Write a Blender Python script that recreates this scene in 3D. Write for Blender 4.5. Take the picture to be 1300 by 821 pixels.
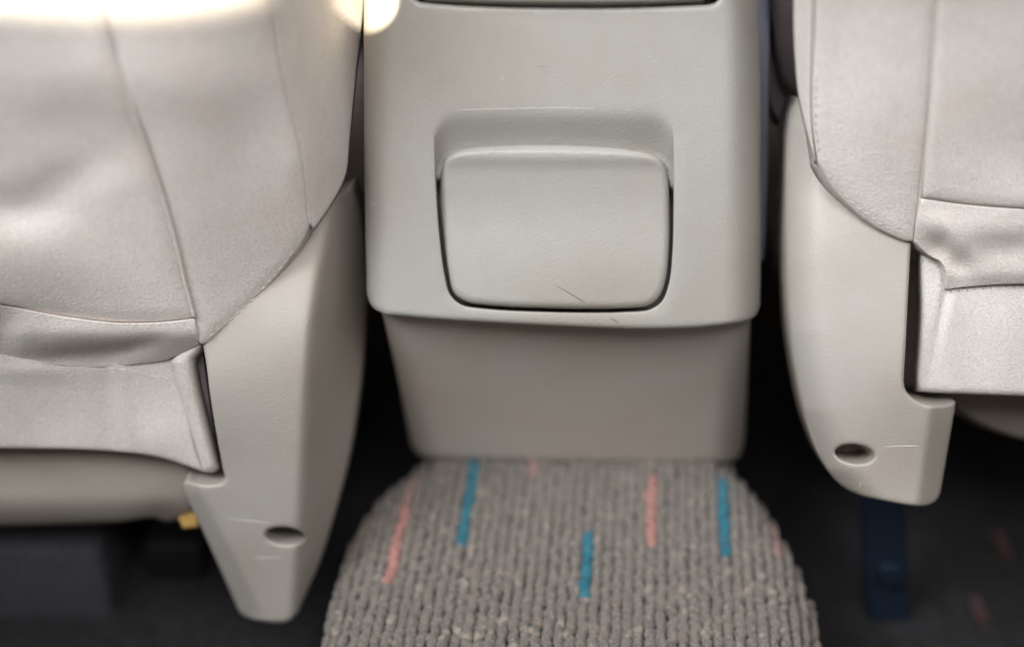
import bpy, math, random
import numpy as np
from mathutils import Vector, Matrix
from mathutils.geometry import delaunay_2d_cdt

random.seed(7)
rng = np.random.default_rng(7)
scene = bpy.context.scene
for o in list(bpy.data.objects):
    bpy.data.objects.remove(o)

# ------------------------------------------------------------------ camera
PITCH = math.radians(35)
CAM = np.array([0.0, -0.75, 0.74])
FWD = np.array([0.0, math.cos(PITCH), -math.sin(PITCH)])
UPV = np.array([0.0, math.sin(PITCH), math.cos(PITCH)])
RGT = np.array([1.0, 0.0, 0.0])
K = 36.0 / 50.0 / 1300.0                     # metres per photo pixel at one metre
cam = bpy.data.cameras.new('camera')
cam.lens = 50; cam.sensor_width = 36; cam.sensor_fit = 'HORIZONTAL'
cam.clip_start = 0.05; cam.clip_end = 60
cam.dof.use_dof = True; cam.dof.focus_distance = 0.848; cam.dof.aperture_fstop = 1.45
camo = bpy.data.objects.new('camera', cam)
scene.collection.objects.link(camo)
camo.location = CAM
camo.rotation_euler = (math.pi / 2 - PITCH, 0, 0)
scene.camera = camo

def W(px, py, d):
    """a point seen at photo pixel (px, py), d metres deep -> world"""
    px = np.asarray(px, float); py = np.asarray(py, float); d = np.asarray(d, float)
    return (CAM + d[..., None] * FWD + ((px - 650) * K * d)[..., None] * RGT
            + ((410.5 - py) * K * d)[..., None] * UPV)

def on_plane(px, py, z):
    px = np.asarray(px, float); py = np.asarray(py, float)
    ray = FWD + ((px - 650) * K)[..., None] * RGT + ((410.5 - py) * K)[..., None] * UPV
    t = (z - CAM[2]) / ray[..., 2]
    return CAM + t[..., None] * ray

# ------------------------------------------------------------------ light
world = bpy.data.worlds.new('World'); scene.world = world; world.use_nodes = True
bg = world.node_tree.nodes['Background']
bg.inputs['Color'].default_value = (1.0, 0.86, 0.74, 1); bg.inputs['Strength'].default_value = 0.11
scene.view_settings.view_transform = 'Standard'; scene.view_settings.look = 'None'
scene.view_settings.exposure = 0.0; scene.view_settings.gamma = 1.0
T = W(700, 330, 0.86)

def aim(o, target):
    v = Vector(target) - o.location
    o.rotation_euler = v.to_track_quat('-Z', 'Y').to_euler()

T2 = W(720, 40, 0.79)                          # the windows throw their light high on the seat backs
def area(name, off, sx, sy, power, col, spread=180):
    l = bpy.data.lights.new(name, 'AREA'); l.shape = 'RECTANGLE'; l.size = sx; l.size_y = sy
    l.energy = power; l.color = col; l.spread = math.radians(spread)
    o = bpy.data.objects.new(name, l); scene.collection.objects.link(o)
    o.location = T + np.array(off); aim(o, T2); return o

area('window_light_left', (-0.75, -0.5, 1.05), 0.8, 0.6, 3.9, (0.87, 0.94, 1.0), 58)
area('window_light_right', (1.05, -0.6, 0.95), 0.8, 0.6, 0.75, (0.95, 0.97, 1.0), 80)
area('window_light_rear', (0.15, -1.0, 1.2), 1.2, 0.5, 2.8, (0.95, 0.97, 1.0), 58)

def spot(name, loc, target, edge, power, col, blend=0.03, rad=0.01):
    l = bpy.data.lights.new(name, 'SPOT'); l.energy = power; l.color = col
    l.spot_blend = blend; l.shadow_soft_size = rad
    a = Vector(target) - Vector(loc); b = Vector(edge) - Vector(loc)
    l.spot_size = 2 * a.angle(b)
    o = bpy.data.objects.new(name, l); scene.collection.objects.link(o)
    o.location = loc; aim(o, target); return o

SUNC = (1.0, 0.93, 0.74)
c1 = W(190, 38, .712)
spot('sun_beam_on_seat', c1 + np.array([-0.5, -4.0, 0.25]), c1 + np.array([0, 0, .60]), c1, 3000, SUNC, blend=0.065)
c2 = W(462, -4, 0.81)
spot('sun_beam_on_console', W(470, 0, .80) + np.array([-0.07, -1.2, 0.58]), c2, W(505, -4, 0.81), 620, SUNC, blend=0.12, rad=0.003)

# ------------------------------------------------------------------ materials
def material(name):
    m = bpy.data.materials.new(name); m.use_nodes = True
    nt = m.node_tree; b = nt.nodes['Principled BSDF']
    return m, nt, b

def N(nt, t, **kw):
    n = nt.nodes.new(t)
    for k, v in kw.items():
        if k in n.inputs: n.inputs[k].default_value = v
        else: setattr(n, k, v)
    return n

def ramp(nt, fac, stops):
    r = nt.nodes.new('ShaderNodeValToRGB')
    els = r.color_ramp.elements
    while len(els) < len(stops): els.new(0.5)
    for e, (p, c) in zip(els, stops):
        e.position = p; e.color = (*c, 1)
    nt.links.new(fac, r.inputs[0]); return r

def bump(nt, b, chain):
    prev = None
    for h, s, dist in chain:
        bp = nt.nodes.new('ShaderNodeBump'); bp.inputs['Strength'].default_value = s
        bp.inputs['Distance'].default_value = dist
        nt.links.new(h, bp.inputs['Height'])
        if prev: nt.links.new(prev.outputs[0], bp.inputs['Normal'])
        prev = bp
    nt.links.new(prev.outputs[0], b.inputs['Normal'])

def plastic(name, base, rough=0.5, cell=650, gs=0.35, wrinkle=0.0, spec=0.4, blotch=0.10, warm=(1.0, 0.95, 0.88)):
    m, nt, b = material(name); tc = N(nt, 'ShaderNodeTexCoord'); L = nt.links.new
    n1 = N(nt, 'ShaderNodeTexNoise', Scale=9.0, Detail=5.0, Roughness=0.6); L(tc.outputs['Object'], n1.inputs['Vector'])
    r = ramp(nt, n1.outputs['Fac'], [(0.30, tuple(c * (1 - blotch) * w for c, w in zip(base, warm))), (0.62, base)])
    # faint scuffs
    mp = N(nt, 'ShaderNodeMapping'); mp.inputs['Scale'].default_value = (60, 60, 420); mp.inputs['Rotation'].default_value = (0.3, 0.5, 0.2)
    L(tc.outputs['Object'], mp.inputs['Vector'])
    n2 = N(nt, 'ShaderNodeTexNoise', Scale=1.0, Detail=4.0, Roughness=0.7); L(mp.outputs[0], n2.inputs['Vector'])
    r2 = ramp(nt, n2.outputs['Fac'], [(0.66, (0, 0, 0)), (0.80, (0.22, 0.22, 0.22))])
    mx = N(nt, 'ShaderNodeMix', data_type='RGBA'); mx.inputs['B'].default_value = (min(1, base[0] * 1.5), min(1, base[1] * 1.5), min(1, base[2] * 1.5), 1)
    L(r2.outputs['Color'], mx.inputs['Factor']); L(r.outputs['Color'], mx.inputs['A'])
    L(mx.outputs['Result'], b.inputs['Base Color'])
    v = N(nt, 'ShaderNodeTexVoronoi', Scale=float(cell)); v.feature = 'SMOOTH_F1'
    nd = N(nt, 'ShaderNodeTexNoise', Scale=float(cell) * .5, Detail=2.0)
    va = N(nt, 'ShaderNodeVectorMath', operation='MULTIPLY_ADD'); va.inputs[1].default_value = (0.0016,) * 3
    L(tc.outputs['Object'], nd.inputs['Vector']); L(nd.outputs['Color'], va.inputs[0]); L(tc.outputs['Object'], va.inputs[2])
    L(va.outputs[0], v.inputs['Vector'])
    chain = [(v.outputs['Distance'], gs, 0.0006)]
    if wrinkle:
        n3 = N(nt, 'ShaderNodeTexNoise', Scale=55.0, Detail=6.0, Roughness=0.65, Distortion=1.6); L(tc.outputs['Object'], n3.inputs['Vector'])
        mm = N(nt, 'ShaderNodeMath', operation='SUBTRACT'); mm.inputs[1].default_value = 0.5; L(n3.outputs['Fac'], mm.inputs[0])
        ab = N(nt, 'ShaderNodeMath', operation='ABSOLUTE'); L(mm.outputs[0], ab.inputs[0])
        pw = N(nt, 'ShaderNodeMath', operation='MINIMUM'); pw.inputs[1].default_value = 0.045; L(ab.outputs[0], pw.inputs[0])
        chain.append((pw.outputs[0], wrinkle, 0.004))
    bump(nt, b, chain)
    rr = ramp(nt, n1.outputs['Fac'], [(0.3, (rough + .07,) * 3), (0.7, (rough - .05,) * 3)])
    L(rr.outputs['Color'], b.inputs['Roughness'])
    b.inputs['Specular IOR Level'].default_value = spec
    return m

def fabric(name, base, gs=0.8, scale=430):
    m, nt, b = material(name); tc = N(nt, 'ShaderNodeTexCoord'); L = nt.links.new
    n1 = N(nt, 'ShaderNodeTexNoise', Scale=14.0, Detail=5.0, Roughness=0.62); L(tc.outputs['Object'], n1.inputs['Vector'])
    n2 = N(nt, 'ShaderNodeTexNoise', Scale=float(scale), Detail=3.0, Roughness=0.55, Distortion=0.25); L(tc.outputs['Object'], n2.inputs['Vector'])
    r1 = ramp(nt, n1.outputs['Fac'], [(0.28, tuple(c * .88 * w for c, w in zip(base, (1.0, .96, .92)))), (0.66, base)])
    r2 = ramp(nt, n2.outputs['Fac'], [(0.36, (0.84, 0.83, 0.82)), (0.60, (1.0, 1.0, 1.0))])
    mx = N(nt, 'ShaderNodeMix', data_type='RGBA', blend_type='MULTIPLY'); mx.inputs['Factor'].default_value = 1.0
    L(r1.outputs['Color'], mx.inputs['A']); L(r2.outputs['Color'], mx.inputs['B']); L(mx.outputs['Result'], b.inputs['Base Color'])
    n3 = N(nt, 'ShaderNodeTexNoise', Scale=70.0, Detail=3.0, Roughness=0.5); L(tc.outputs['Object'], n3.inputs['Vector'])
    bump(nt, b, [(n3.outputs['Fac'], 0.10, 0.003), (n2.outputs['Fac'], gs, 0.0014)])
    b.inputs['Roughness'].default_value = 0.95; b.inputs['Specular IOR Level'].default_value = 0.1
    b.inputs['Sheen Weight'].default_value = 0.15; b.inputs['Sheen Roughness'].default_value = 0.5
    return m

def plain(name, base, rough=0.6, spec=0.4, metal=0.0, nscale=60.0, var=0.25):
    m, nt, b = material(name); tc = N(nt, 'ShaderNodeTexCoord'); L = nt.links.new
    n1 = N(nt, 'ShaderNodeTexNoise', Scale=nscale, Detail=4.0); L(tc.outputs['Object'], n1.inputs['Vector'])
    r = ramp(nt, n1.outputs['Fac'], [(0.3, tuple(c * (1 - var) for c in base)), (0.7, base)])
    L(r.outputs['Color'], b.inputs['Base Color'])
    bump(nt, b, [(n1.outputs['Fac'], 0.2, 0.002)])
    b.inputs['Roughness'].default_value = rough; b.inputs['Specular IOR Level'].default_value = spec; b.inputs['Metallic'].default_value = metal
    return m

M = {}
M['fabric'] = fabric('beige_suede_cloth', (0.715, 0.650, 0.600), gs=0.5, scale=820)
M['fabric_flap'] = fabric('pale_grey_suede_cloth', (0.69, 0.635, 0.59), gs=0.6, scale=820)
M['console'] = plastic('grained_greige_plastic', (0.362, 0.340, 0.308), rough=0.42, cell=720, gs=0.30, wrinkle=0.22, spec=0.45)
M['lower'] = plastic('smooth_taupe_plastic', (0.49, 0.445, 0.40), rough=0.45, cell=700, gs=0.14, wrinkle=0.05, blotch=0.07)
M['shield'] = plastic('grained_beige_plastic', (0.405, 0.366, 0.326), rough=0.46, cell=640, gs=0.30, spec=0.4)
M['pan'] = plastic('beige_seat_pan_plastic', (0.44, 0.395, 0.342), rough=0.55, cell=520, gs=0.1)
M['thread'] = plain('pale_thread', (0.72, 0.68, 0.64), rough=0.8, var=0.1)
M['black'] = plain('black_plastic', (0.010, 0.010, 0.011), rough=0.7)
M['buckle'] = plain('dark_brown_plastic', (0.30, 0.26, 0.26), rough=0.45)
M['steel'] = plain('blued_steel', (0.022, 0.036, 0.062), rough=0.5, metal=0.6)
M['trim'] = plain('bluish_grey_trim', (0.27, 0.28, 0.36), rough=0.35, var=0.1)
M['yellow'] = plain('yellow_paper', (0.42, 0.24, 0.06), rough=0.7, var=0.1)
M['floor'] = plain('shade_darkened_carpet', (0.036, 0.033, 0.034), rough=1.0, spec=0.05, nscale=260, var=0.6)  # carpet colour darkened to stand for the deep shade on the floor
M['block'] = plain('dark_grey_felt', (0.085, 0.083, 0.095), rough=1.0, spec=0.05, nscale=300, var=0.5)
M['hair'] = plain('dark_hair', (0.08, 0.07, 0.06), rough=0.5)
M['mould'] = plain('pale_scratch_and_highlight', (0.72, 0.69, 0.64), rough=0.45, var=0.05)  # pale tone for real scratches and for highlights painted on moulded edges

def yarn(name, stops, scale=75.0):
    m, nt, b = material(name); tc = N(nt, 'ShaderNodeTexCoord'); L = nt.links.new
    n1 = N(nt, 'ShaderNodeTexNoise', Scale=scale, Detail=4.0, Roughness=0.75); L(tc.outputs['Object'], n1.inputs['Vector'])
    r = ramp(nt, n1.outputs['Fac'], stops)
    n2 = N(nt, 'ShaderNodeTexNoise', Scale=900.0, Detail=3.0); L(tc.outputs['Object'], n2.inputs['Vector'])
    r2 = ramp(nt, n2.outputs['Fac'], [(0.3, (0.6, 0.6, 0.6)), (0.7, (1.1, 1.1, 1.1))])
    mx = N(nt, 'ShaderNodeMix', data_type='RGBA', blend_type='MULTIPLY'); mx.inputs['Factor'].default_value = 1.0
    L(r.outputs['Color'], mx.inputs['A']); L(r2.outputs['Color'], mx.inputs['B']); L(mx.outputs['Result'], b.inputs['Base Color'])
    bump(nt, b, [(n2.outputs['Fac'], 0.8, 0.002)])
    b.inputs['Roughness'].default_value = 1.0; b.inputs['Specular IOR Level'].default_value = 0.05
    b.inputs['Sheen Weight'].default_value = 0.2
    return m
M['yarn'] = yarn('greige_yarn', [(0.30, (0.09, 0.085, 0.085)), (0.42, (0.28, 0.225, 0.18)), (0.53, (0.17, 0.15, 0.135)), (0.61, (0.33, 0.27, 0.215)), (0.72, (0.42, 0.35, 0.28))])
M['teal'] = yarn('teal_yarn', [(0.3, (0.012, 0.11, 0.16)), (0.7, (0.03, 0.23, 0.30))])
M['salmon'] = yarn('salmon_yarn', [(0.3, (0.36, 0.16, 0.13)), (0.7, (0.58, 0.28, 0.23))])
M['faded'] = yarn('faded_pink_yarn', [(0.3, (0.34, 0.20, 0.17)), (0.7, (0.42, 0.26, 0.22))])
M['red'] = yarn('dark_red_yarn', [(0.3, (0.05, 0.012, 0.012)), (0.7, (0.08, 0.018, 0.018))])

# ------------------------------------------------------------------ geometry helpers
def spl(pts, step=4.0):
    """open centripetal Catmull-Rom through pts, resampled evenly"""
    P = np.asarray(pts, float)
    if len(P) == 2:
        out = P
    else:
        Q = np.vstack([2 * P[0] - P[1], P, 2 * P[-1] - P[-2]])
        out = []
        for i in range(1, len(Q) - 2):
            p0, p1, p2, p3 = Q[i - 1:i + 3]
            t0 = 0; t1 = t0 + max(np.linalg.norm(p1 - p0), 1e-6) ** .5
            t2 = t1 + max(np.linalg.norm(p2 - p1), 1e-6) ** .5; t3 = t2 + max(np.linalg.norm(p3 - p2), 1e-6) ** .5
            t = np.linspace(t1, t2, 14, endpoint=False)[:, None]
            A1 = (t1 - t) / (t1 - t0) * p0 + (t - t0) / (t1 - t0) * p1
            A2 = (t2 - t) / (t2 - t1) * p1 + (t - t1) / (t2 - t1) * p2
            A3 = (t3 - t) / (t3 - t2) * p2 + (t - t2) / (t3 - t2) * p3
            B1 = (t2 - t) / (t2 - t0) * A1 + (t - t0) / (t2 - t0) * A2
            B2 = (t3 - t) / (t3 - t1) * A2 + (t - t1) / (t3 - t1) * A3
            out.append((t2 - t) / (t2 - t1) * B1 + (t - t1) / (t2 - t1) * B2)
        out = np.vstack(out + [P[-1:]])
    s = np.concatenate([[0], np.cumsum(np.linalg.norm(np.diff(out[:, :2], axis=0), axis=1))])
    n = max(2, int(round(s[-1] / step)) + 1)
    q = np.linspace(0, s[-1], n)
    return np.stack([np.interp(q, s, out[:, k]) for k in range(out.shape[1])], 1)

def loop(curves, step):
    pts = []
    for c in curves:
        s = spl(c, step)
        if len(pts) and np.linalg.norm(pts[-1] - s[0]) < .6: s = s[1:]
        pts.extend(list(s))
    pts = np.array(pts)
    if np.linalg.norm(pts[0] - pts[-1]) < .6: pts = pts[:-1]
    return pts

def closed(pts, step=4.0):
    """smooth closed outline through pts"""
    P = [tuple(p) for p in pts]
    s = spl(P[-3:] + P + P[:3], 1.0)
    a = np.argmin(np.linalg.norm(s[: len(s) // 2] - np.array(P[0]), axis=1))
    h = len(s) // 2
    b = h + np.argmin(np.linalg.norm(s[h:] - np.array(P[0]), axis=1))
    return spl(s[a:b + 1], step)[:-1]

def seg_dist(P, poly, close=True):
    A = poly; B = np.roll(poly, -1, 0)
    if not close: A, B = poly[:-1], poly[1:]
    D = B - A; L2 = np.maximum((D ** 2).sum(1), 1e-9)
    out = np.empty(len(P))
    for i in range(0, len(P), 4000):
        p = P[i:i + 4000, None, :]
        t = np.clip(((p - A) * D).sum(2) / L2, 0, 1)
        out[i:i + 4000] = np.sqrt((((A + t[..., None] * D) - p) ** 2).sum(2)).min(1)
    return out

def inside(P, poly):
    x, y = P[:, 0], P[:, 1]; r = np.zeros(len(P), bool)
    A = poly; B = np.roll(poly, -1, 0)
    for (x0, y0), (x1, y1) in zip(A, B):
        if y0 == y1: continue
        c = ((y0 > y) != (y1 > y)) & (x < (x1 - x0) * (y - y0) / (y1 - y0) + x0)
        r ^= c
    return r

def tps(ctrl):
    C = np.asarray(ctrl, float); X = C[:, :2] / 300.0; n = len(C)
    U = lambda r2: np.where(r2 > 1e-12, r2 * np.log(np.maximum(r2, 1e-12)), 0)
    r2 = ((X[:, None] - X[None]) ** 2).sum(2)
    A = np.zeros((n + 3, n + 3)); A[:n, :n] = U(r2) + np.eye(n) * 0.02
    A[:n, n] = 1; A[:n, n + 1:] = X; A[n, :n] = 1; A[n + 1:, :n] = X.T
    w = np.linalg.solve(A, np.concatenate([C[:, 2], [0, 0, 0]]))
    def f(x, y):
        q = np.stack([np.asarray(x, float), np.asarray(y, float)], -1) / 300.0
        r2 = ((q[..., None, :] - X) ** 2).sum(-1)
        return U(r2) @ w[:n] + w[n] + q @ w[n + 1:]
    return f

def gauss(x, y, cx, cy, sx, sy, rot=0.0):
    c, s = math.cos(rot), math.sin(rot)
    u = (x - cx) * c + (y - cy) * s; v = -(x - cx) * s + (y - cy) * c
    return np.exp(-.5 * ((u / sx) ** 2 + (v / sy) ** 2))

def softplus(v, k):
    return k * np.logaddexp(0, v / k)

def sstep(a, b, v):
    t = np.clip((v - a) / (b - a), 0, 1); return t * t * (3 - 2 * t)

def link(name, verts, faces, mat, parent=None, smooth=True):
    verts = np.asarray(verts, float)
    if parent is not None:
        root = parent
        off = np.array(parent['origin'][:])
    else:
        off = np.zeros(3)
    me = bpy.data.meshes.new(name); me.from_pydata([tuple(v) for v in verts - off], [], faces); me.update()
    if smooth: me.polygons.foreach_set('use_smooth', [True] * len(me.polygons))
    me.materials.append(mat)
    o = bpy.data.objects.new(name, me); scene.collection.objects.link(o)
    o['origin'] = [float(v) for v in off]
    if parent is not None: o.parent = parent
    return o

def empty(name, loc, label, cat, group=None):
    o = bpy.data.objects.new(name, None); scene.collection.objects.link(o)
    o.location = loc; o.empty_display_size = 0.02
    o['origin'] = [float(v) for v in loc]; o['label'] = label; o['category'] = cat
    if group: o['group'] = group
    return o

def slab(name, outline, depth, mat, parent, r=6.0, drop=None, thick=0.02, step=5.0, holes=(), feats=(), direction=None,
         puff=(0.0, 1.0), cap=True):
    """a solid with a traced front outline: rounded rim, shaped front, side wall and back"""
    B = np.asarray(outline, float)
    if drop is None: drop = r * 0.00047
    loops = [B] + [np.asarray(h, float) for h in holes]
    lo, hi = B.min(0), B.max(0)
    pts = []
    gx, gy = np.meshgrid(np.arange(lo[0], hi[0], step), np.arange(lo[1], hi[1], step * .9))
    gx[1::2] += step * .5
    G = np.stack([gx.ravel(), gy.ravel()], 1)
    def ok(P):
        k = inside(P, B)
        for h in loops[1:]: k &= ~inside(P, h)
        return P[k]
    def bd(P):
        return np.min([seg_dist(P, l) for l in loops], 0)
    G = ok(G)
    G = G[bd(G) > r + step * .35]
    rings = []
    for l in loops:
        tan = np.roll(l, -1, 0) - np.roll(l, 1, 0)
        nrm = np.stack([-tan[:, 1], tan[:, 0]], 1); nrm /= np.maximum(np.linalg.norm(nrm, axis=1), 1e-9)[:, None]
        for f in (0.08, 0.22, 0.42, 0.68, 1.0):
            for sgn in (1, -1):
                q = ok(l + nrm * sgn * f * r)
                if len(q): rings.append(q[bd(q) > f * r * .93])
    fp = []
    for poly, offs in feats:
        poly = np.asarray(poly, float)
        tan = np.roll(poly, -1, 0) - np.roll(poly, 1, 0)
        nrm = np.stack([-tan[:, 1], tan[:, 0]], 1); nrm /= np.maximum(np.linalg.norm(nrm, axis=1), 1e-9)[:, None]
        area2 = np.sum(poly[:, 0] * np.roll(poly[:, 1], -1) - np.roll(poly[:, 0], -1) * poly[:, 1])
        s = 1 if area2 > 0 else -1
        m = max(abs(o_) for o_ in offs) + step * .5
        G = G[seg_dist(G, poly) > m]
        for o_ in offs:
            q = ok(poly + nrm * s * o_)
            if len(q): fp.append(q[(seg_dist(q, poly) > abs(o_) * .93)])
    allp = [*loops] + [G] + rings + fp
    V = np.vstack([a for a in allp if len(a)])
    edges = []; k = 0
    for l in loops:
        edges += [(k + i, k + (i + 1) % len(l)) for i in range(len(l))]; k += len(l)
    vo, eo, fo, ov, _, _ = delaunay_2d_cdt([Vector(v) for v in V], edges, [], 0, 1e-4)
    VO = np.array([v[:] for v in vo]); F = np.array([f for f in fo if len(f) == 3])
    cen = VO[F].mean(1); keep = inside(cen, B)
    for h in loops[1:]: keep &= ~inside(cen, h)
    F = F[keep]
    t = bd(VO)
    q = np.clip(1 - t / max(r, 1e-6), 0, 1)
    D = depth(VO[:, 0], VO[:, 1]) + drop * (1 - np.sqrt(np.maximum(1 - q * q, 0)))
    if puff[0]: D = D + puff[0] * np.clip(1 - t / puff[1], 0, 1) ** 2
    P = W(VO[:, 0], VO[:, 1], D)
    # orient towards the camera
    a, b, c = P[F[:, 0]], P[F[:, 1]], P[F[:, 2]]
    flip = (np.cross(b - a, c - a) * (CAM - a)).sum(1) < 0
    F[flip] = F[flip][:, ::-1]
    faces = [tuple(int(i) for i in f) for f in F]
    from collections import Counter
    de = set()
    for f in faces:
        for i in range(3): de.add((f[i], f[(i + 1) % 3]))
    bed = [e for e in de if (e[1], e[0]) not in de]
    dv = FWD if direction is None else np.asarray(direction, float)
    dv = dv / np.linalg.norm(dv)
    ids = sorted({i for e in bed for i in e}); back = {v: len(P) + n for n, v in enumerate(ids)}
    P2 = np.vstack([P, P[ids] + dv * thick])
    for a_, b_ in bed:
        faces.append((b_, a_, back[a_], back[b_]))
    if cap:
        n0 = len(P2)
        # back face: same triangulation of the rim only
        rim = {v: i for i, v in enumerate(ids)}
        RV = VO[ids]
        ee = [(rim[a_], rim[b_]) for a_, b_ in bed]
        v3, e3, f3, o3, _, _ = delaunay_2d_cdt([Vector(v) for v in RV], ee, [], 0, 1e-5)
        if len(v3) == len(RV):
            m3 = [o[0] for o in o3]
            FF = [tuple(m3[i] for i in f) for f in f3 if len(f) == 3]
            cc = np.array([RV[list(f)].mean(0) for f in FF])
            kk = inside(cc, B)
            for h in loops[1:]: kk &= ~inside(cc, h)
            for f, g in zip(FF, kk):
                if g:
                    q3 = [P2[back[ids[i]]] for i in f]
                    n_ = np.cross(q3[1] - q3[0], q3[2] - q3[0])
                    tri = tuple(back[ids[i]] for i in f)
                    faces.append(tri if n_ @ dv > 0 else tri[::-1])
    return link(name, P2, faces, mat, parent)

def tube_geo(P, rad, sides=8):
    P = np.asarray(P, float); n = len(P)
    tan = np.gradient(P, axis=0); tan /= np.linalg.norm(tan, axis=1)[:, None]
    ref = np.array([0.3, 0.5, 0.8]); V = []; F = []
    rad = np.broadcast_to(rad, (n,))
    for i in range(n):
        u = np.cross(tan[i], ref); u /= np.linalg.norm(u); v = np.cross(tan[i], u)
        for k in range(sides):
            a = 2 * math.pi * k / sides
            V.append(P[i] + rad[i] * (math.cos(a) * u + math.sin(a) * v))
    for i in range(n - 1):
        for k in range(sides):
            F.append((i * sides + k, i * sides + (k + 1) % sides, (i + 1) * sides + (k + 1) % sides, (i + 1) * sides + k))
    F.append(tuple(range(sides))[::-1]); F.append(tuple((n - 1) * sides + k for k in range(sides)))
    return V, F

def tube(name, pts3, rad, mat, parent, step=4.0, taper=False):
    s = spl(pts3, step); P = W(s[:, 0], s[:, 1], s[:, 2])
    r = np.full(len(P), rad)
    if taper: r = rad * np.clip(np.minimum(np.arange(len(P)), np.arange(len(P))[::-1]) / 3.0, .15, 1)
    V, F = tube_geo(P, r)
    return link(name, V, F, mat, parent)

def stitches(name, path, depth, mat, parent, on=7, off=4, rad=0.00026, lift=0.0002):
    s = spl(path, 1.0); V = []; F = []; i = 0
    while i + on < len(s):
        seg = s[i:i + on + 1:2]; seg = seg + rng.normal(0, .25, 2)
        D = depth(seg[:, 0], seg[:, 1]) - lift
        D[0] += .0006; D[-1] += .0006
        v, f = tube_geo(W(seg[:, 0], seg[:, 1], D), rad, 5)
        n = len(V); V += v; F += [tuple(a + n for a in q) for q in f]
        i += on + off
    o = link(name, V, F, mat, parent); o['kind'] = 'stuff'
    return o

def box(name, c, size, mat, parent, bev=0.006):
    """bevelled box built straight from rings"""
    hx, hy, hz = np.array(size) / 2; V = []; F = []
    def ring(ix, iy, z):
        pts = []
        for sx, sy, a0 in ((1, 1, 0), (-1, 1, 90), (-1, -1, 180), (1, -1, 270)):
            for a in (0, 30, 60, 90):
                t = math.radians(a0 + a)
                pts.append((sx * (hx - bev) + (bev - ix) * math.cos(t), sy * (hy - bev) + (bev - iy) * math.sin(t), z))
        return pts
    prof = [(bev * (1 - math.cos(math.radians(a))), hz - bev * (1 - math.sin(math.radians(a)))) for a in (90, 60, 30, 0)]
    prof = prof + [(i, -z) for i, z in prof[::-1]]
    for i, z in prof: V += ring(i, i, z)
    n = 16
    for k in range(len(prof) - 1):
        for j in range(n): F.append((k * n + j, (k + 1) * n + j, (k + 1) * n + (j + 1) % n, k * n + (j + 1) % n))
    F.append(tuple(range(n))); F.append(tuple(((len(prof) - 1) * n + j) for j in range(n))[::-1])
    return link(name, np.array(V) + np.array(c), F, mat, parent)

def ellipse(cx, cy, a, b, rot=0, n=36):
    t = np.linspace(0, 2 * math.pi, n, endpoint=False); c, s = math.cos(rot), math.sin(rot)
    return np.stack([cx + a * np.cos(t) * c - b * np.sin(t) * s, cy + a * np.cos(t) * s + b * np.sin(t) * c], 1)

def cup(name, rim, depth, extra, deep, mat, parent, direction):
    """blind hole behind a hole in a slab"""
    c = rim.mean(0); V = []; F = []; n = len(rim)
    for sc, dd in ((1.02, 0.0), (0.97, .4), (0.93, .8), (0.82, 1.0), (0.4, 1.02)):
        q = c + (rim - c) * sc
        V += list(W(q[:, 0], q[:, 1], depth(q[:, 0], q[:, 1]) + extra) + np.asarray(direction) * deep * dd)
    for k in range(4):
        for j in range(n): F.append((k * n + j, k * n + (j + 1) % n, (k + 1) * n + (j + 1) % n, (k + 1) * n + j))
    F.append(tuple(4 * n + j for j in range(n)))
    return link(name, V, F, mat, parent)

DOWNIN = np.array([0, math.cos(math.radians(23)), -math.sin(math.radians(23))])
LX, RX, TOP = -330, 1640, -230

# ------------------------------------------------------------------ floor and tunnel (the setting)
ZM = float(W(735, 578, 1.030)[2])           # top of the carpeted hump
ZF = ZM - 0.13
me_v = [(-2.2, -1.6, ZF), (2.2, -1.6, ZF), (2.2, 2.2, ZF), (-2.2, 2.2, ZF)]
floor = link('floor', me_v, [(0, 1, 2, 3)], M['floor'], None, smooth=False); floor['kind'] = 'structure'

mat_px = np.array([(540, 545), (505, 580), (471, 604), (440, 648), (412, 722), (396, 785), (384, 850), (376, 930),
                   (1078, 930), (1066, 850), (1056, 785), (1040, 722), (1004, 648), (975, 604), (950, 580), (930, 545)], float)
mat_xy = on_plane(mat_px[:, 0], mat_px[:, 1], ZM)[:, :2]
def mat_z(P):
    t = seg_dist(P, mat_xy); r = 0.045
    q = np.clip(1 - t / r, 0, 1)
    return ZM - 0.045 * (1 - np.sqrt(np.maximum(1 - q * q, 0)))
# tunnel body below the pile
loopxy = closed(mat_xy * 1000, 8.0) / 1000
cxy = loopxy.mean(0); V = []; F = []; n = len(loopxy)
for sc, z in ((1.06, ZF - .01), (1.03, ZM - .06), (1.0, ZM - .050), (0.96, ZM - .026), (0.88, ZM - .010), (0.74, ZM - .005), (.4, ZM - .004)):
    q = cxy + (loopxy - cxy) * sc
    V += [(a, b, z) for a, b in q]
for k in range(6):
    for j in range(n): F.append((k * n + j, k * n + (j + 1) % n, (k + 1) * n + (j + 1) % n, (k + 1) * n + j))
F.append(tuple(6 * n + j for j in range(n)))
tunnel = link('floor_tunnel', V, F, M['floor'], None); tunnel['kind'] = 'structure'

# ------------------------------------------------------------------ carpet mat on the hump
base = on_plane(720, 680, ZM)
mat_root = empty('floor_mat', tuple(base), 'ribbed greige carpet mat with teal and salmon flecks on the floor hump before the console', 'carpet mat')
a0, a1 = on_plane(581, 690, ZM), on_plane(600, 582, ZM)
vdir = (a1 - a0)[:2]; vdir /= np.linalg.norm(vdir); udir = np.array([vdir[1], -vdir[0]])
SP = 0.0071; TL = 0.0052
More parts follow.
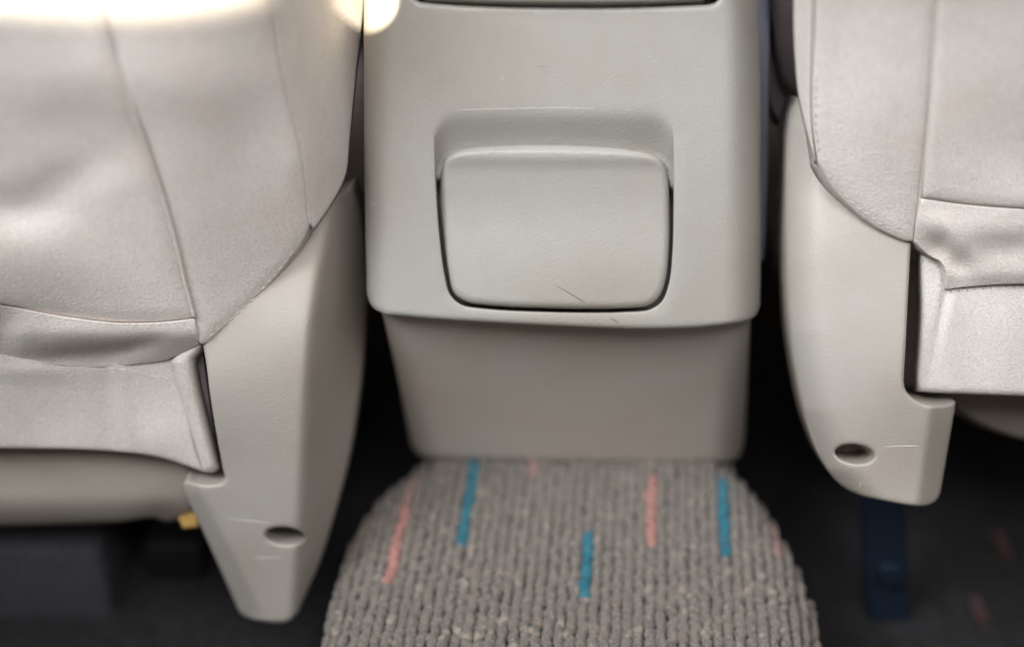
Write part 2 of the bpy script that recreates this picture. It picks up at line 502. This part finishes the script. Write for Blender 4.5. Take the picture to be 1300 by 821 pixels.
# unit tuft: low-poly loop
tv = []; tf = []
for k, (rr, zz) in enumerate(((1.0, 0.0), (0.95, .5), (0.62, .88))):
    for j in range(7):
        a = 2 * math.pi * j / 7; tv.append((rr * math.cos(a), rr * math.sin(a), zz))
tv.append((0, 0, 1.0))
for k in range(2):
    for j in range(7): tf.append((k * 7 + j, k * 7 + (j + 1) % 7, (k + 1) * 7 + (j + 1) % 7, (k + 1) * 7 + j))
for j in range(7): tf.append((14 + j, 14 + (j + 1) % 7, 21))
tv = np.array(tv)

def proj(P):
    v = P - CAM; d = v @ FWD
    return np.stack([650 + (v @ RGT) / (K * d), 410.5 - (v @ UPV) / (K * d)], 1)

flecks = [((602, 574), (583, 684), 'teal'), ((749, 674), (738, 752), 'teal'), ((922, 606), (913, 706), 'teal'),
          ((838, 602), (829, 690), 'salmon'), ((521, 640), (500, 732), 'salmon'), ((529, 600), (522, 636), 'faded'),
          ((681, 582), (679, 600), 'faded'), ((993, 640), (987, 690), 'faded')]
# rib index of each fleck
def uv(p): q = p[:2] - base[:2]; return q @ udir, q @ vdir
fl = []
for a, b, mname in flecks:
    ua, va = uv(on_plane(*a, ZM)); ub, vb = uv(on_plane(*b, ZM))
    fl.append((round((ua + ub) / 2 / SP), min(va, vb), max(va, vb), mname))
cells = {}
for i in range(-36, 37):
    for j in range(-70, 46):
        u = i * SP + rng.normal(0, .0004); v = j * TL + rng.normal(0, .0006) + (i % 2) * TL * .5
        p = base[:2] + u * udir + v * vdir
        if not inside(p[None], mat_xy)[0]: continue
        if seg_dist(p[None], mat_xy)[0] < .002 + abs(rng.normal(0, .0015)): continue
        z = mat_z(p[None])[0]
        key = 'pile'
        for n_, (ri, v0, v1, mname) in enumerate(fl):
            if ri == i and v0 - .002 + rng.normal(0, .0015) <= v <= v1 + .002 + rng.normal(0, .0015): key = n_
        # the woven pattern leaves some tufts cut lower on the diagonal
        dg = (u * 0.62 - v * 0.9) / 0.055
        low = 0.82 if abs(dg - round(dg)) < .09 else 1.0
        h = 0.0046 * low * (1 + rng.normal(0, .16)) * (1.06 if key != 'pile' else 1)
        rx = SP * .53 * (1 + rng.normal(0, .10)) * (1.10 if key != 'pile' else 1); ry = TL * .98 * (1 + rng.normal(0, .1))
        tw = rng.normal(0.30, .16); lean = rng.normal(0, .0008, 2)
        c, s = math.cos(tw), math.sin(tw)
        L = tv * (rx, ry, h)
        L = np.stack([L[:, 0] * c - L[:, 1] * s, L[:, 0] * s + L[:, 1] * c, L[:, 2]], 1)
        Q = np.zeros((len(L), 3))
        k = L[:, 2] / h
        Q[:, 0] = p[0] + L[:, 0] * udir[0] + L[:, 1] * vdir[0] + lean[0] * k
        Q[:, 1] = p[1] + L[:, 0] * udir[1] + L[:, 1] * vdir[1] + lean[1] * k
        Q[:, 2] = z - .004 + L[:, 2]
        cells.setdefault(key, []).append(Q)
for key, lst in cells.items():
    V = np.vstack(lst); F = []
    for n_ in range(len(lst)):
        F += [tuple(a + n_ * len(tv) for a in f) for f in tf]
    if key == 'pile':
        o = link('carpet_pile', V, F, M['yarn'], mat_root); o['kind'] = 'stuff'
    else:
        mname = fl[key][3]
        o = link('yarn_fleck', V, F, M[mname], mat_root)
        o['label'] = {'teal': 'teal yarn fleck', 'salmon': 'salmon pink yarn fleck', 'faded': 'faded pink yarn fleck'}[mname]

# ------------------------------------------------------------------ centre console
con = empty('center_console', tuple(W(735, 580, .99)), 'greige plastic centre console rear with a closed compartment lid between the two seats', 'car console')
d_up0 = tps([(465, -60, .800), (965, -60, .800), (465, 0, .812), (965, 0, .812), (465, 200, .842), (965, 200, .842), (465, 400, .872), (965, 400, .872), (710, 0, .806), (710, 200, .836), (710, 400, .866)])
scoop = closed([(551, 250), (549, 190), (553, 120), (598, 94), (710, 90), (812, 94), (853, 120), (858, 190), (858.5, 270), (857, 322), (853, 358), (844, 383), (828, 395.5), (791, 399.5), (700, 399.5), (618, 395.5), (585, 390), (569, 376), (561, 348), (554, 292)], 5.0)
def d_up(x, y):
    x = np.asarray(x, float); y = np.asarray(y, float)
    d = d_up0(x, y)
    d = d + .030 * (np.clip((x - 915) / 52, 0, 1.05) ** 2.6) + .020 * (np.clip((505 - x) / 44, 0, 1.05) ** 2.6)
    P = np.stack([x, y], -1).reshape(-1, 2)
    t = np.where(inside(P, scoop), seg_dist(P, scoop), 0).reshape(x.shape)
    ytop = 139 + 0.00011 * (x - 700) ** 2 + 22 * np.clip((575 - x) / 22, 0, 1) ** 2 + 22 * np.clip((x - 828) / 28, 0, 1) ** 2
    top = .0115 * np.clip(softplus(y - ytop - 6, 4.0) / 44, 0, 1.1) + .022 * sstep(0, 14, y - np.interp(x, [545, 561, 567, 580, 602, 700, 800, 830, 843, 850, 866], [226, 226, 208, 198, 193, 191, 197, 204, 215, 236, 240]))
    q = np.clip(t / 3.6, 0, 1)
    side = .0017 * (1 - np.sqrt(1 - q * q * .97)) + .034 * sstep(3.0, 5.0, t)
    m = .0016
    hh = np.clip(.5 + .5 * (side - top) / m, 0, 1)
    rec = np.maximum(side * (1 - hh) + top * hh - m * hh * (1 - hh), 0)
    return d + rec
up = loop([[(466, TOP), (464, -60), (462, 0), (462, 120), (463, 250), (465, 340), (467, 378), (474, 391), (490, 400)],
           [(490, 400), (560, 406), (700, 414), (820, 418), (900, 415), (945, 408), (959, 401), (965, 388)],
           [(965, 388), (966, 330), (966, 200), (965, 60), (963, 0), (961, TOP)],
           [(961, TOP), (914, TOP)], [(914, TOP), (914, -20), (910, 2), (898, 6)], [(898, 6), (800, 9), (700, 9), (600, 7), (534, 3)],
           [(534, 3), (524, -4), (520, -20), (519, TOP)], [(519, TOP), (466, TOP)]], 5.0)
panel = slab('upper_panel', up, d_up, M['console'], con, r=7, drop=.0045, thick=.05, step=5.0,
             feats=[(scoop, [0, 1.1, 2.2, 3.1, 3.7, 4.3, 5.1, 7.5, 12])])
d_low = tps([(490, 395, .884), (950, 395, .884), (720, 395, .879), (520, 575, 1.022), (945, 580, 1.022), (730, 575, 1.016)])
def d_low2(x, y):
    x = np.asarray(x, float)
    xl = 487 + (np.asarray(y) - 400) * .21; xr = 952 - (np.asarray(y) - 400) * .05
    return d_low(x, y) + .030 * np.clip((x - (xr - 45)) / 46, 0, 1.05) ** 2.4 + .022 * np.clip((xl + 40 - x) / 42, 0, 1.05) ** 2.4
low = loop([[(485, 396), (489, 412), (505, 480), (519, 550), (523, 566), (532, 577), (546, 581)], [(546, 581), (600, 583), (735, 586), (850, 587), (922, 586)],
            [(922, 586), (936, 582), (942, 570), (947, 520), (951, 440), (953, 402)], [(953, 402), (900, 410), (820, 412), (700, 408), (560, 401), (485, 396)]], 6.0)
slab('lower_panel', low, d_low2, M['lower'], con, r=6, thick=.05, step=8.0)
lid_o = closed([(561, 215), (567, 201), (580, 192), (602, 187), (660, 184), (740, 185), (800, 190), (830, 197), (843, 208), (848, 228), (850, 270), (849, 320),
                (845, 355), (837, 376), (824, 387), (790, 391), (700, 391), (620, 387), (590, 382), (576, 371), (569, 345), (562, 290), (559, 250)], 4.0)
d_lid0 = tps([(560, 190, .8435), (848, 190, .8435), (560, 385, .868), (848, 385, .868), (704, 190, .8385), (704, 385, .8625)])
def d_lid(x, y):
    x = np.asarray(x, float); y = np.asarray(y, float)
    return d_lid0(x, y) + .0035 * np.exp(-((y - 262) / 60) ** 2) - .0022 * np.exp(-((y - 198) / 12) ** 2)
lid = slab('compartment_lid', lid_o, d_lid, M['console'], con, r=9, drop=.0045, thick=.028, step=4.0)
arm = loop([[(526, TOP), (527, -30), (533, -6), (545, 0)], [(545, 0), (620, 3), (700, 4), (800, 4), (888, 1)], [(888, 1), (900, -6), (906, -30), (907, TOP)], [(907, TOP), (526, TOP)]], 6.0)
d_arm = tps([(526, TOP, .780), (907, TOP, .780), (526, 0, .806), (907, 0, .806), (700, -60, .790)])
slab('armrest', arm, d_arm, M['console'], con, r=7, thick=.05, step=8.0)
st = loop([[(966, TOP), (978, TOP)], [(978, TOP), (978, 0), (976, 120), (974, 240), (970, 330)], [(970, 330), (955, 330)], [(955, 330), (955, 100), (955, TOP)], [(955, TOP), (966, TOP)]], 5.0)
slab('side_trim', st, tps([(960, 0, .90), (980, 0, .905), (960, 300, .94), (980, 300, .945)]), M['trim'], con, r=4, thick=.03, step=5)
# console core so that light cannot pass through it
cc = W(713, 300, .97)
box('console_body', (cc[0], cc[1] + .13, cc[2] - .05), (0.20, 0.30, 0.36), M['black'], con, bev=.01)

# two stray hairs and their shape follow the lid and the panel
def hair(pts, depth, lab):
    pts = np.array(pts, float); D = depth(pts[:, 0], pts[:, 1]) - .0004
    o = tube('hair', np.column_stack([pts, D]), .00013, M['hair'], None, step=3, taper=True)
    o['label'] = lab; o['category'] = 'hair'; o['group'] = 'stray hairs on the console'
hair([(703, 361), (716, 368), (730, 376), (741, 383), (746, 387)], d_lid, 'longer dark hair stuck to the lower part of the compartment lid')
hair([(772, 402), (780, 406), (786, 411), (789, 415)], d_up, 'short dark hair on the console rim below the compartment lid')

def scratch_and_highlight(pts, depth, m, rad=.00016):
    pts = np.array(pts, float)
    tube('scratch_and_highlight', np.column_stack([pts, depth(pts[:, 0], pts[:, 1]) + .00004]), rad, m, panel, step=3, taper=True)
scratch_and_highlight([(469, 254), (473, 258), (477, 262)], d_up, M['mould'])
scratch_and_highlight([(633, 103), (638, 99), (641, 95)], d_up, M['mould'])
scratch_and_highlight([(678, 83), (690, 85), (702, 84)], d_up, M['hair'], .00010)
scratch_and_highlight([(578, 140), (640, 138), (720, 137), (806, 140)], d_up, M['mould'], .00012)  # pale line painting the faint highlight along the scoop's parting line
scratch_and_highlight([(860, 44), (864, 49), (866, 51)], d_up, M['hair'], .0001)

# ------------------------------------------------------------------ left seat
ls = empty('car_seat', tuple(W(150, 640, .95)), 'left beige suede front seat seen from behind, sunlit along its top', 'car seat', 'front seats of the car')
d_ls0 = tps([(LX, TOP, .62), (200, TOP, .625), (LX, 0, .695), (100, 0, .70), (300, 0, .715), (445, 0, .755), (LX, 200, .758), (200, 200, .765), (380, 200, .79), (430, 200, .81), (LX, 400, .832),
             (100, 400, .832), (250, 430, .842), (390, 290, .825), (300, 380, .838), (LX, 480, .862), (220, 480, .862)])
def d_ls(x, y):
    x = np.asarray(x, float); y = np.asarray(y, float)
    return (d_ls0(x, y) + .003 * gauss(x, y, 10, 266, 60, 18, .05) - .008 * gauss(x, y, -10, 335, 110, 42, .1)
            + .0024 * gauss(x, y, 105, 165, 42, 30, .4) - .003 * gauss(x, y, 200, 105, 160, 36, .02)
            + .004 * gauss(x, y, 330, 180, 40, 70, .2) + .003 * gauss(x, y, 80, 235, 60, 20, -.5))
seamA = [(60, TOP), (112, -45), (135, 40), (175, 160), (212, 270), (237, 370), (246, 403)]
seamB = [(290, TOP), (322, -80), (340, 0), (363, 110), (385, 200), (394, 286)]
hseam = [(246, 403), (200, 408), (140, 408), (60, 397), (0, 386), (-120, 374), (LX, 365)]
slab('center_panel', loop([[(LX, TOP), (60, TOP)], seamA, hseam, [(LX, 365), (LX, TOP)]], 5.0), d_ls, M['fabric'], ls, r=3, drop=.0012, puff=(.0018, 20), step=6)
slab('side_panel', loop([[(62, TOP), (288, TOP)], [(p[0] - 1, p[1]) for p in seamB], [(393, 287), (383, 309), (340, 364), (300, 402), (266, 434), (258, 438), (252, 432)],
                         [(252, 432), (248, 404)], [(p[0] + 2, p[1]) for p in seamA[::-1]]], 5.0), d_ls, M['fabric'], ls, r=3, drop=.0012, puff=(.0018, 18), step=6)
def d_lb(x, y):
    x = np.asarray(x, float); y = np.asarray(y, float)
    xb = np.interp(y, [TOP, 0, 110, 200, 286], [290, 340, 363, 385, 394])
    return d_ls(x, y) + .0009 * softplus(x - xb - 18, 8) + .00018 * np.clip(x - xb, 0, None)
slab('bolster_panel', loop([[(292, TOP), (468, TOP)], [(468, TOP), (462, 0), (452, 90), (444, 170), (438, 222), (420, 258), (397, 292)],
                            [(397, 292), (395, 286)], [(p[0] + 1.5, p[1]) for p in seamB[::-1]]], 5.0), d_lb, M['fabric'], ls, r=3, drop=.0010, puff=(.0006, 14), step=6, thick=.007)
def d_ll(x, y):
    x = np.asarray(x, float); y = np.asarray(y, float)
    return (d_ls(x, y) + .0009 + .012 * sstep(418, 466, y) - .006 * gauss(x, y, 70, 425, 90, 20, .05) + .012 * gauss(x, y, -2, 424, 22, 22, .3) - .003 * gauss(x, y, 215, 428, 30, 12, -.3)
            + .004 * gauss(x, y, 120, 448, 70, 7, -.12) + .002 * gauss(x, y, 40, 440, 14, 30, .6) + .003 * gauss(x, y, 175, 440, 45, 8, -.35))
slab('lower_panel', loop([[(LX, 366), (-120, 375), (0, 387), (60, 398), (140, 409), (200, 409), (247, 404)], [(247, 404), (250, 420), (254, 434), (244, 442), (226, 450), (210, 458)],
                          [(210, 458), (130, 466), (0, 458), (-120, 452), (LX, 450)], [(LX, 450), (LX, 366)]], 5.0), d_ll, M['fabric'], ls, r=2, drop=.0005, step=5)
d_lf0 = tps([(LX, 440, .861), (0, 440, .861), (230, 440, .860), (LX, 600, .915), (0, 600, .913), (270, 600, .902)])
def d_lf(x, y):
    x = np.asarray(x, float); y = np.asarray(y, float)
    return (d_lf0(x, y) + .0025 * gauss(x, y, 140, 525, 8, 50, -.16) - .0030 * gauss(x, y, 156, 525, 9, 55, -.16) + .004 * gauss(x, y, 60, 520, 40, 40) - .003 * gauss(x, y, 200, 560, 30, 25)
            - .002 * gauss(x, y, 30, 470, 80, 8))
slab('fabric_flap', loop([[(LX, 440), (0, 446), (130, 455), (228, 446)], [(228, 446), (236, 500), (246, 560), (258, 599)], [(258, 599), (240, 592), (200, 580), (130, 572), (0, 569), (LX, 567)], [(LX, 567), (LX, 440)]], 5.0),
     d_lf, M['fabric_flap'], ls, r=5, drop=.0025, thick=.006, step=7)
d_lh = lambda x, y: d_lf0(x, y) - .008
slab('flap_hem', loop([[(219, 470), (217, 458), (225, 449), (240, 438), (252, 429)], [(252, 429), (258, 436), (254, 446), (247, 456), (249, 480), (258, 520), (268, 560), (277, 594)], [(277, 594), (270, 600), (258, 599)],
                       [(258, 599), (246, 560), (234, 520), (224, 490), (219, 470)]], 4.0), d_lh, M['fabric_flap'], ls, r=13, drop=.009, thick=.012, step=4)
# dark strip standing in for the shade in the gap beside the hem
slab('gap_shade_strip', loop([[(246, 452), (257, 446)], [(257, 446), (262, 480), (272, 550), (282, 603)], [(282, 603), (268, 600)], [(268, 600), (256, 530), (246, 452)]], 4.0),
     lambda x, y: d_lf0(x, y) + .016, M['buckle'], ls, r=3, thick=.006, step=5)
tube('seam_piping', [(p[0] + 1, p[1], float(d_ls(p[0], p[1])) + .0001) for p in seamA], .0011, M['fabric_flap'], ls)
tube('seam_piping', [(p[0], p[1], float(d_ls(p[0], p[1])) + .0004) for p in seamB], .0006, M['fabric_flap'], ls)
stitches('stitching', [(266, 427), (290, 408), (320, 380), (350, 348), (376, 314)], lambda x, y: d_ls(x, y) + .0004, M['fabric_flap'], ls)
stitches('stitching', [(138, 467), (165, 471), (195, 477), (221, 481)], d_lf, M['thread'], ls, on=8, off=6)
stitches('stitching', [(60, 401), (100, 407), (140, 411), (200, 411), (240, 408)], d_ll, M['fabric'], ls, on=6, off=4)
d_lp = tps([(LX, 560, .935), (0, 560, .935), (240, 600, .925), (LX, 670, .962), (0, 670, .96), (240, 655, .95)])
def d_lp2(x, y):
    y = np.asarray(y, float)
    return d_lp(x, y) + .022 * np.clip((y - 625) / 42, 0, 1.1) ** 2.2 + .004 * gauss(np.asarray(x, float), y, 205, 655, 20, 10)
slab('seat_pan', loop([[(LX, 545), (0, 550), (150, 556), (240, 585)], [(240, 585), (246, 620), (246, 648)], [(246, 648), (232, 656), (212, 662), (196, 657), (150, 662), (100, 664), (0, 667), (LX, 670)], [(LX, 670), (LX, 545)]], 6.0),
     d_lp2, M['pan'], ls, r=7, thick=.03, step=8)
slab('paper_tag', loop([[(226, 656), (250, 648)], [(250, 648), (252, 668)], [(252, 668), (232, 670)], [(232, 670), (226, 656)]], 4.0), lambda x, y: .955 + 0 * np.asarray(x, float), M['yellow'], ls, r=1.5, thick=.002, step=5)

d_sh0 = tps([(445, 245, .862), (400, 320, .848), (262, 440, .846), (390, 420, .844), (263, 480, .850), (280, 600, .888), (385, 600, .886), (240, 620, .890), (300, 760, .940), (390, 720, .925), (340, 680, .912)])
RIDY = [200, 250, 350, 420, 500, 640, 800]; RIDX = [432, 424, 404, 394, 389, 382, 372]
def d_lsh(x, y):
    x = np.asarray(x, float); y = np.asarray(y, float)
    rx = np.interp(y, RIDY, RIDX)
    fl_ = np.interp(y, [600, 625, 700, 780], [250, 256, 295, 334])
    return d_sh0(x, y) + .0015 * softplus(x - rx, 3) + np.where(y > 596, .0006 * softplus(fl_ - x, 1.5), 0) + .00003 * np.clip(rx - x, 0, None)
lshield = loop([[(447, 238), (430, 248), (380, 280), (300, 370), (262, 415), (258, 440)], [(258, 440), (262, 462), (266, 495), (274, 545), (284, 598), (286, 606), (282, 612), (276, 614)],
                [(276, 614), (262, 615), (246, 613), (236, 609)], [(236, 609), (233, 614), (236, 628), (252, 662), (278, 718), (296, 758), (306, 778), (322, 786)],
                [(322, 786), (350, 790), (366, 788), (378, 778)], [(378, 778), (392, 745), (405, 715), (424, 655), (442, 585), (456, 500), (463, 430), (466, 370), (464, 320), (457, 268), (447, 238)]], 4.0)
lhole = ellipse(362, 680, 25, 11, .10)
sh = slab('side_shield', lshield, d_lsh, M['shield'], ls, r=5, drop=.0028, thick=.030, step=5, holes=[lhole],
          direction=np.array([0, math.cos(math.radians(16)), -math.sin(math.radians(16))]))
cup('screw_recess', lhole, d_lsh, .0026, .026, M['shield'], sh, FWD)
def mould(pts, depth, parent, rad=.00019):
    pts = np.array(pts, float)
    tube('mould_line', np.column_stack([pts, depth(pts[:, 0], pts[:, 1]) + .00008]), rad, M['mould'], parent, step=4, taper=True)  # pale colour paints the highlight that runs along the moulding line
mould([(272, 655), (300, 659), (330, 662), (352, 666)], d_lsh, sh)
mould([(318, 706), (340, 708), (366, 705)], d_lsh, sh)

def seat_body(root, xc, hw, back_pt, cush_pt, railx, tag_):
    """the hidden bulk behind the covers: backrest foam, cushion, and the rail underneath"""
    b = np.array(back_pt); c = np.array(cush_pt)
    box('backrest_core', (xc, b[1] + .10, b[2] + .07), (2 * hw, .12, .30), M['fabric'], root, bev=.03)
    box('cushion', (xc, c[1] + .30, c[2] + .02), (2 * hw, .46, .15), M['fabric'], root, bev=.04)
ptl = W(150, 300, .80); pcl = W(100, 600, .95)
seat_body(ls, float(W(-60, 300, .85)[0]), .20, ptl, pcl, None, None)
# rail under the left seat
q = W(190, 760, 1.02)
box('seat_rail', (float(W(215, 740, 1.08)[0]), pcl[1] + .30, ZF + .02), (.045, .46, .035), M['black'], ls, bev=.005)

# ------------------------------------------------------------------ right seat
rs = empty('car_seat', tuple(W(1200, 640, .95)), 'right beige suede front seat seen from behind, with the straight hanging flap', 'car seat', 'front seats of the car')
d_rs0 = tps([(1030, TOP, .665), (1200, TOP, .655), (RX, TOP, .65), (1030, 0, .752), (1180, 0, .742), (RX, 0, .735), (1040, 200, .812), (1170, 200, .802), (RX, 200, .798), (1160, 305, .836), (1300, 300, .826), (RX, 300, .826),
             (RX, 365, .846), (1190, 365, .848)])
def d_rs(x, y):
    x = np.asarray(x, float); y = np.asarray(y, float)
    return d_rs0(x, y) - .004 * gauss(x, y, 1110, 120, 40, 120) + .003 * gauss(x, y, 1290, 200, 60, 40) - .003 * gauss(x, y, 1400, 90, 90, 80)
rA = [(1208, TOP), (1194, -45), (1189, 0), (1181, 110), (1172, 210), (1166, 262), (1161, 304)]
rB = [(1040, TOP), (1034, -30), (1033, 30), (1030, 110), (1031, 160), (1037, 207)]
slab('side_panel', loop([[(p[0] + 1, p[1]) for p in rB], [(1038, 207), (1056, 238), (1080, 264), (1106, 285), (1130, 298), (1150, 306), (1158, 306)], [(1158, 306), (1160, 303)],
                         [(p[0] - 2, p[1]) for p in rA[::-1]], [(1206, TOP), (1041, TOP)]], 5.0), d_rs, M['fabric'], rs, r=3, drop=.0012, puff=(.0018, 16), step=6)
def d_rb(x, y):
    return d_rs(x, y) + .0011 * softplus(1028 - np.asarray(x, float), 4)
slab('bolster_panel', loop([[(1012, TOP), (1010, -30), (1009, 30), (1011, 80), (1015, 120), (1022, 155), (1036, 206)], [(p[0] - 1, p[1]) for p in rB[::-1]], [(1039, TOP), (1012, TOP)]], 4.0),
     d_rb, M['fabric'], rs, r=3, drop=.0010, step=4, thick=.005)
rh = [(1171, 250), (1210, 256), (1260, 261), (1330, 265), (1440, 268), (RX, 268)]
slab('center_panel', loop([[(1210, TOP)] + [(p[0] + 2, p[1]) for p in rA[1:5]] + [(1171, 250)], rh, [(RX, 268), (RX, TOP)], [(RX, TOP), (1210, TOP)]], 5.0),
     d_rs, M['fabric'], rs, r=3, drop=.0012, puff=(.0015, 14), step=6)
def d_rl(x, y):
    x = np.asarray(x, float); y = np.asarray(y, float)
    return (d_rs(x, y) + .0008 + .0035 * sstep(345, 366, y) + .005 * gauss(x, y, 1193, 312, 12, 14, .5) + .004 * gauss(x, y, 1218, 338, 14, 10, .6) - .004 * gauss(x, y, 1205, 300, 30, 12, .6) + .0032 * gauss(x, y, 1290, 315, 50, 14, -.1)
            - .0025 * gauss(x, y, 1245, 290, 55, 14, .1))
slab('lower_panel', loop([[(1170, 252), (1210, 258), (1260, 263), (1330, 267), (1440, 270), (RX, 270)], [(RX, 270), (RX, 364)], [(RX, 364), (1400, 362), (1300, 360), (1240, 363), (1202, 367)],
                          [(1202, 367), (1201, 345), (1194, 332), (1182, 326), (1170, 316), (1161, 306)], [(1161, 306), (1165, 275), (1170, 252)]], 5.0), d_rl, M['fabric'], rs, r=2, drop=.0006, step=5)
d_rf0 = tps([(1165, 320, .852), (1300, 340, .8505), (RX, 340, .8505), (1165, 500, .872), (1300, 500, .870), (RX, 500, .870), (1200, 400, .857)])
def d_rf(x, y):
    x = np.asarray(x, float); y = np.asarray(y, float)
    cx = np.interp(y, [340, 370, 420, 500], [1203, 1202, 1192, 1178])
    return d_rf0(x, y) + .0035 * np.exp(-((x - cx) / 4.5) ** 2) * sstep(505, 380, y) + .0025 * sstep(cx, cx - 6, x) * 0 + .003 * gauss(x, y, 1240, 440, 20, 60, -.2) - .002 * gauss(x, y, 1270, 430, 20, 50, -.2)
slab('fabric_flap', loop([[(1168, 318), (1185, 326), (1200, 335), (1300, 345), (RX, 345)], [(RX, 345), (RX, 508)], [(RX, 508), (1400, 505), (1300, 503), (1220, 500), (1164, 497)],
                          [(1164, 497), (1163, 480), (1166, 440), (1169, 390), (1168, 345), (1168, 318)]], 5.0), d_rf, M['fabric_flap'], rs, r=8, drop=.005, thick=.008, step=5)
tube('seam_piping', [(p[0], p[1], float(d_rs(p[0], p[1])) + .0035) for p in rA], .0010, M['fabric'], rs)
stitches('stitching', [(1206, 371), (1240, 367), (1300, 364), (1400, 366)], d_rf, M['buckle'], rs, on=5, off=5, rad=.00025)
stitches('stitching', [(1052, 222), (1075, 250), (1100, 272), (1128, 290), (1150, 298)], lambda x, y: d_rs(x, y) + .0006, M['fabric_flap'], rs, on=6, off=5)
stitches('stitching', [(1037, 100), (1035, 150), (1040, 195)], lambda x, y: d_rs(x, y) + .0006, M['buckle'], rs, on=5, off=6, rad=.00025)
slab('seat_pan', loop([[(1190, 480), (RX, 480)], [(RX, 480), (RX, 590)], [(RX, 590), (1400, 578), (1320, 562), (1275, 550), (1240, 535), (1215, 515), (1190, 480)]], 6.0),
     lambda x, y: tps([(1200, 480, .93), (RX, 480, .93), (1200, 560, .955), (RX, 570, .955)])(x, y) + .00035 * softplus(np.asarray(y, float) - 520, 8), M['pan'], rs, r=6, thick=.03, step=8)

d_rsh0 = tps([(1012, 130, .842), (1005, 330, .842), (1060, 300, .838), (1150, 330, .843), (1150, 490, .850), (1210, 510, .856), (1060, 600, .872), (1170, 640, .878), (1195, 600, .876)])
def d_rsh(x, y):
    x = np.asarray(x, float); y = np.asarray(y, float)
    xl = np.interp(y, [125, 160, 330, 420, 520, 595, 640], [1010, 1000, 998, 1003, 1020, 1048, 1085])
    return (d_rsh0(x, y) + .022 * np.clip(1 - (x - xl) / 55, 0, 1) ** 2.4 + np.where(y > 490, .0006 * softplus(x - (1184 - (y - 505) * .14), 1.5), 0))
rshield = loop([[(1012, 126), (1005, 138), (1000, 160), (998, 240), (998, 330), (1003, 420), (1012, 480), (1024, 535), (1042, 582), (1058, 606), (1076, 621), (1096, 630)],
                [(1096, 630), (1130, 637), (1164, 642), (1180, 640), (1189, 634), (1194, 624)], [(1194, 624), (1203, 570), (1210, 530), (1213, 510)],
                [(1213, 510), (1200, 514), (1184, 515), (1168, 511), (1156, 503), (1149, 494), (1147, 482)], [(1147, 482), (1150, 430), (1153, 370), (1156, 318), (1158, 300)],
                [(1158, 300), (1130, 280), (1090, 250), (1060, 215), (1040, 170), (1026, 135), (1018, 124), (1012, 126)]], 4.0)
rhole = ellipse(1085, 576, 25, 12, .10)
sh2 = slab('side_shield', rshield, d_rsh, M['shield'], rs, r=5, drop=.0028, thick=.030, step=5, holes=[rhole], direction=DOWNIN)
cup('screw_recess', rhole, d_rsh, .0026, .026, M['shield'], sh2, FWD)
mould([(1112, 567), (1140, 566), (1165, 566), (1180, 566)], d_rsh, sh2)
mould([(1096, 600), (1092, 615), (1089, 628)], d_rsh, sh2, .0002)
ptr = W(1250, 250, .82); pcr = W(1300, 520, .95)
seat_body(rs, float(W(1500, 300, .85)[0]), .19, ptr, pcr, None, None)
d_br = tps([(1090, 590, 1.00), (1150, 590, 1.00), (1100, 820, 1.085), (1160, 820, 1.085)])
brk = slab('seat_bracket', loop([[(1094, 590), (1148, 590)], [(1148, 590), (1150, 660), (1153, 740), (1155, 800)], [(1155, 800), (1148, 812), (1112, 812), (1104, 802)], [(1104, 802), (1100, 740), (1097, 660), (1094, 590)]], 5.0),
           d_br, M['steel'], rs, r=5, thick=.012, step=6)
slab('bracket_bolt', closed([(1114, 728), (1118, 718), (1132, 715), (1146, 719), (1150, 730), (1146, 742), (1132, 746), (1118, 741)], 3.0), lambda x, y: d_br(x, y) - .009, M['steel'], brk, r=6, drop=.004, thick=.012, step=4)

# ------------------------------------------------------------------ buckle between console and right seat
bk = empty('seat_belt_buckle', tuple(W(1000, 150, .95)), 'dark rounded plastic buckle stalk in the gap between the console and right seat', 'buckle')
slab('buckle_body', loop([[(983, TOP), (981, -30), (982, 30), (986, 75), (994, 105), (1006, 121)], [(1006, 121), (1018, 126), (1026, 110), (1030, 40), (1030, TOP)], [(1030, TOP), (983, TOP)]], 5.0),
     tps([(990, 0, .885), (1020, 0, .875), (1000, 120, .93), (990, TOP, .83), (1020, TOP, .82)]), M['buckle'], bk, r=9, drop=.008, thick=.03, step=5)
slab('buckle_collar', loop([[(974, TOP), (973, 0), (973, 90), (978, 130), (988, 152), (1002, 158)], [(1002, 158), (1010, 150), (1004, 132)], [(1004, 132), (990, 112), (982, 80), (979, 0), (978, TOP)], [(978, TOP), (974, TOP)]], 4.0),
     tps([(980, 0, .915), (1000, 150, .96), (980, TOP, .87), (975, 90, .94)]), M['buckle'], bk, r=3, thick=.02, step=4)

# ------------------------------------------------------------------ block on the floor below the left seat
e1 = on_plane(147, 735, ZF + .02)
blk = box('floor_block', (e1[0] - .25, e1[1] + .08, ZF + .02), (.50, .20, .10), M['block'], None, bev=.008)
blk['label'] = 'dark grey felt covered block on the floor under the left seat'; blk['category'] = 'floor block'

# red flecks woven into the shade-darkened floor carpet at the right
for px, py, ln in ((1272, 690, .03), (1243, 772, .025)):
    p = on_plane(px, py, ZF + .002)
    box('yarn_fleck', (p[0], p[1], ZF + .001), (.008, ln, .004), M['red'], floor, bev=.0015)

for o in scene.objects:
    if 'origin' in o: del o['origin']
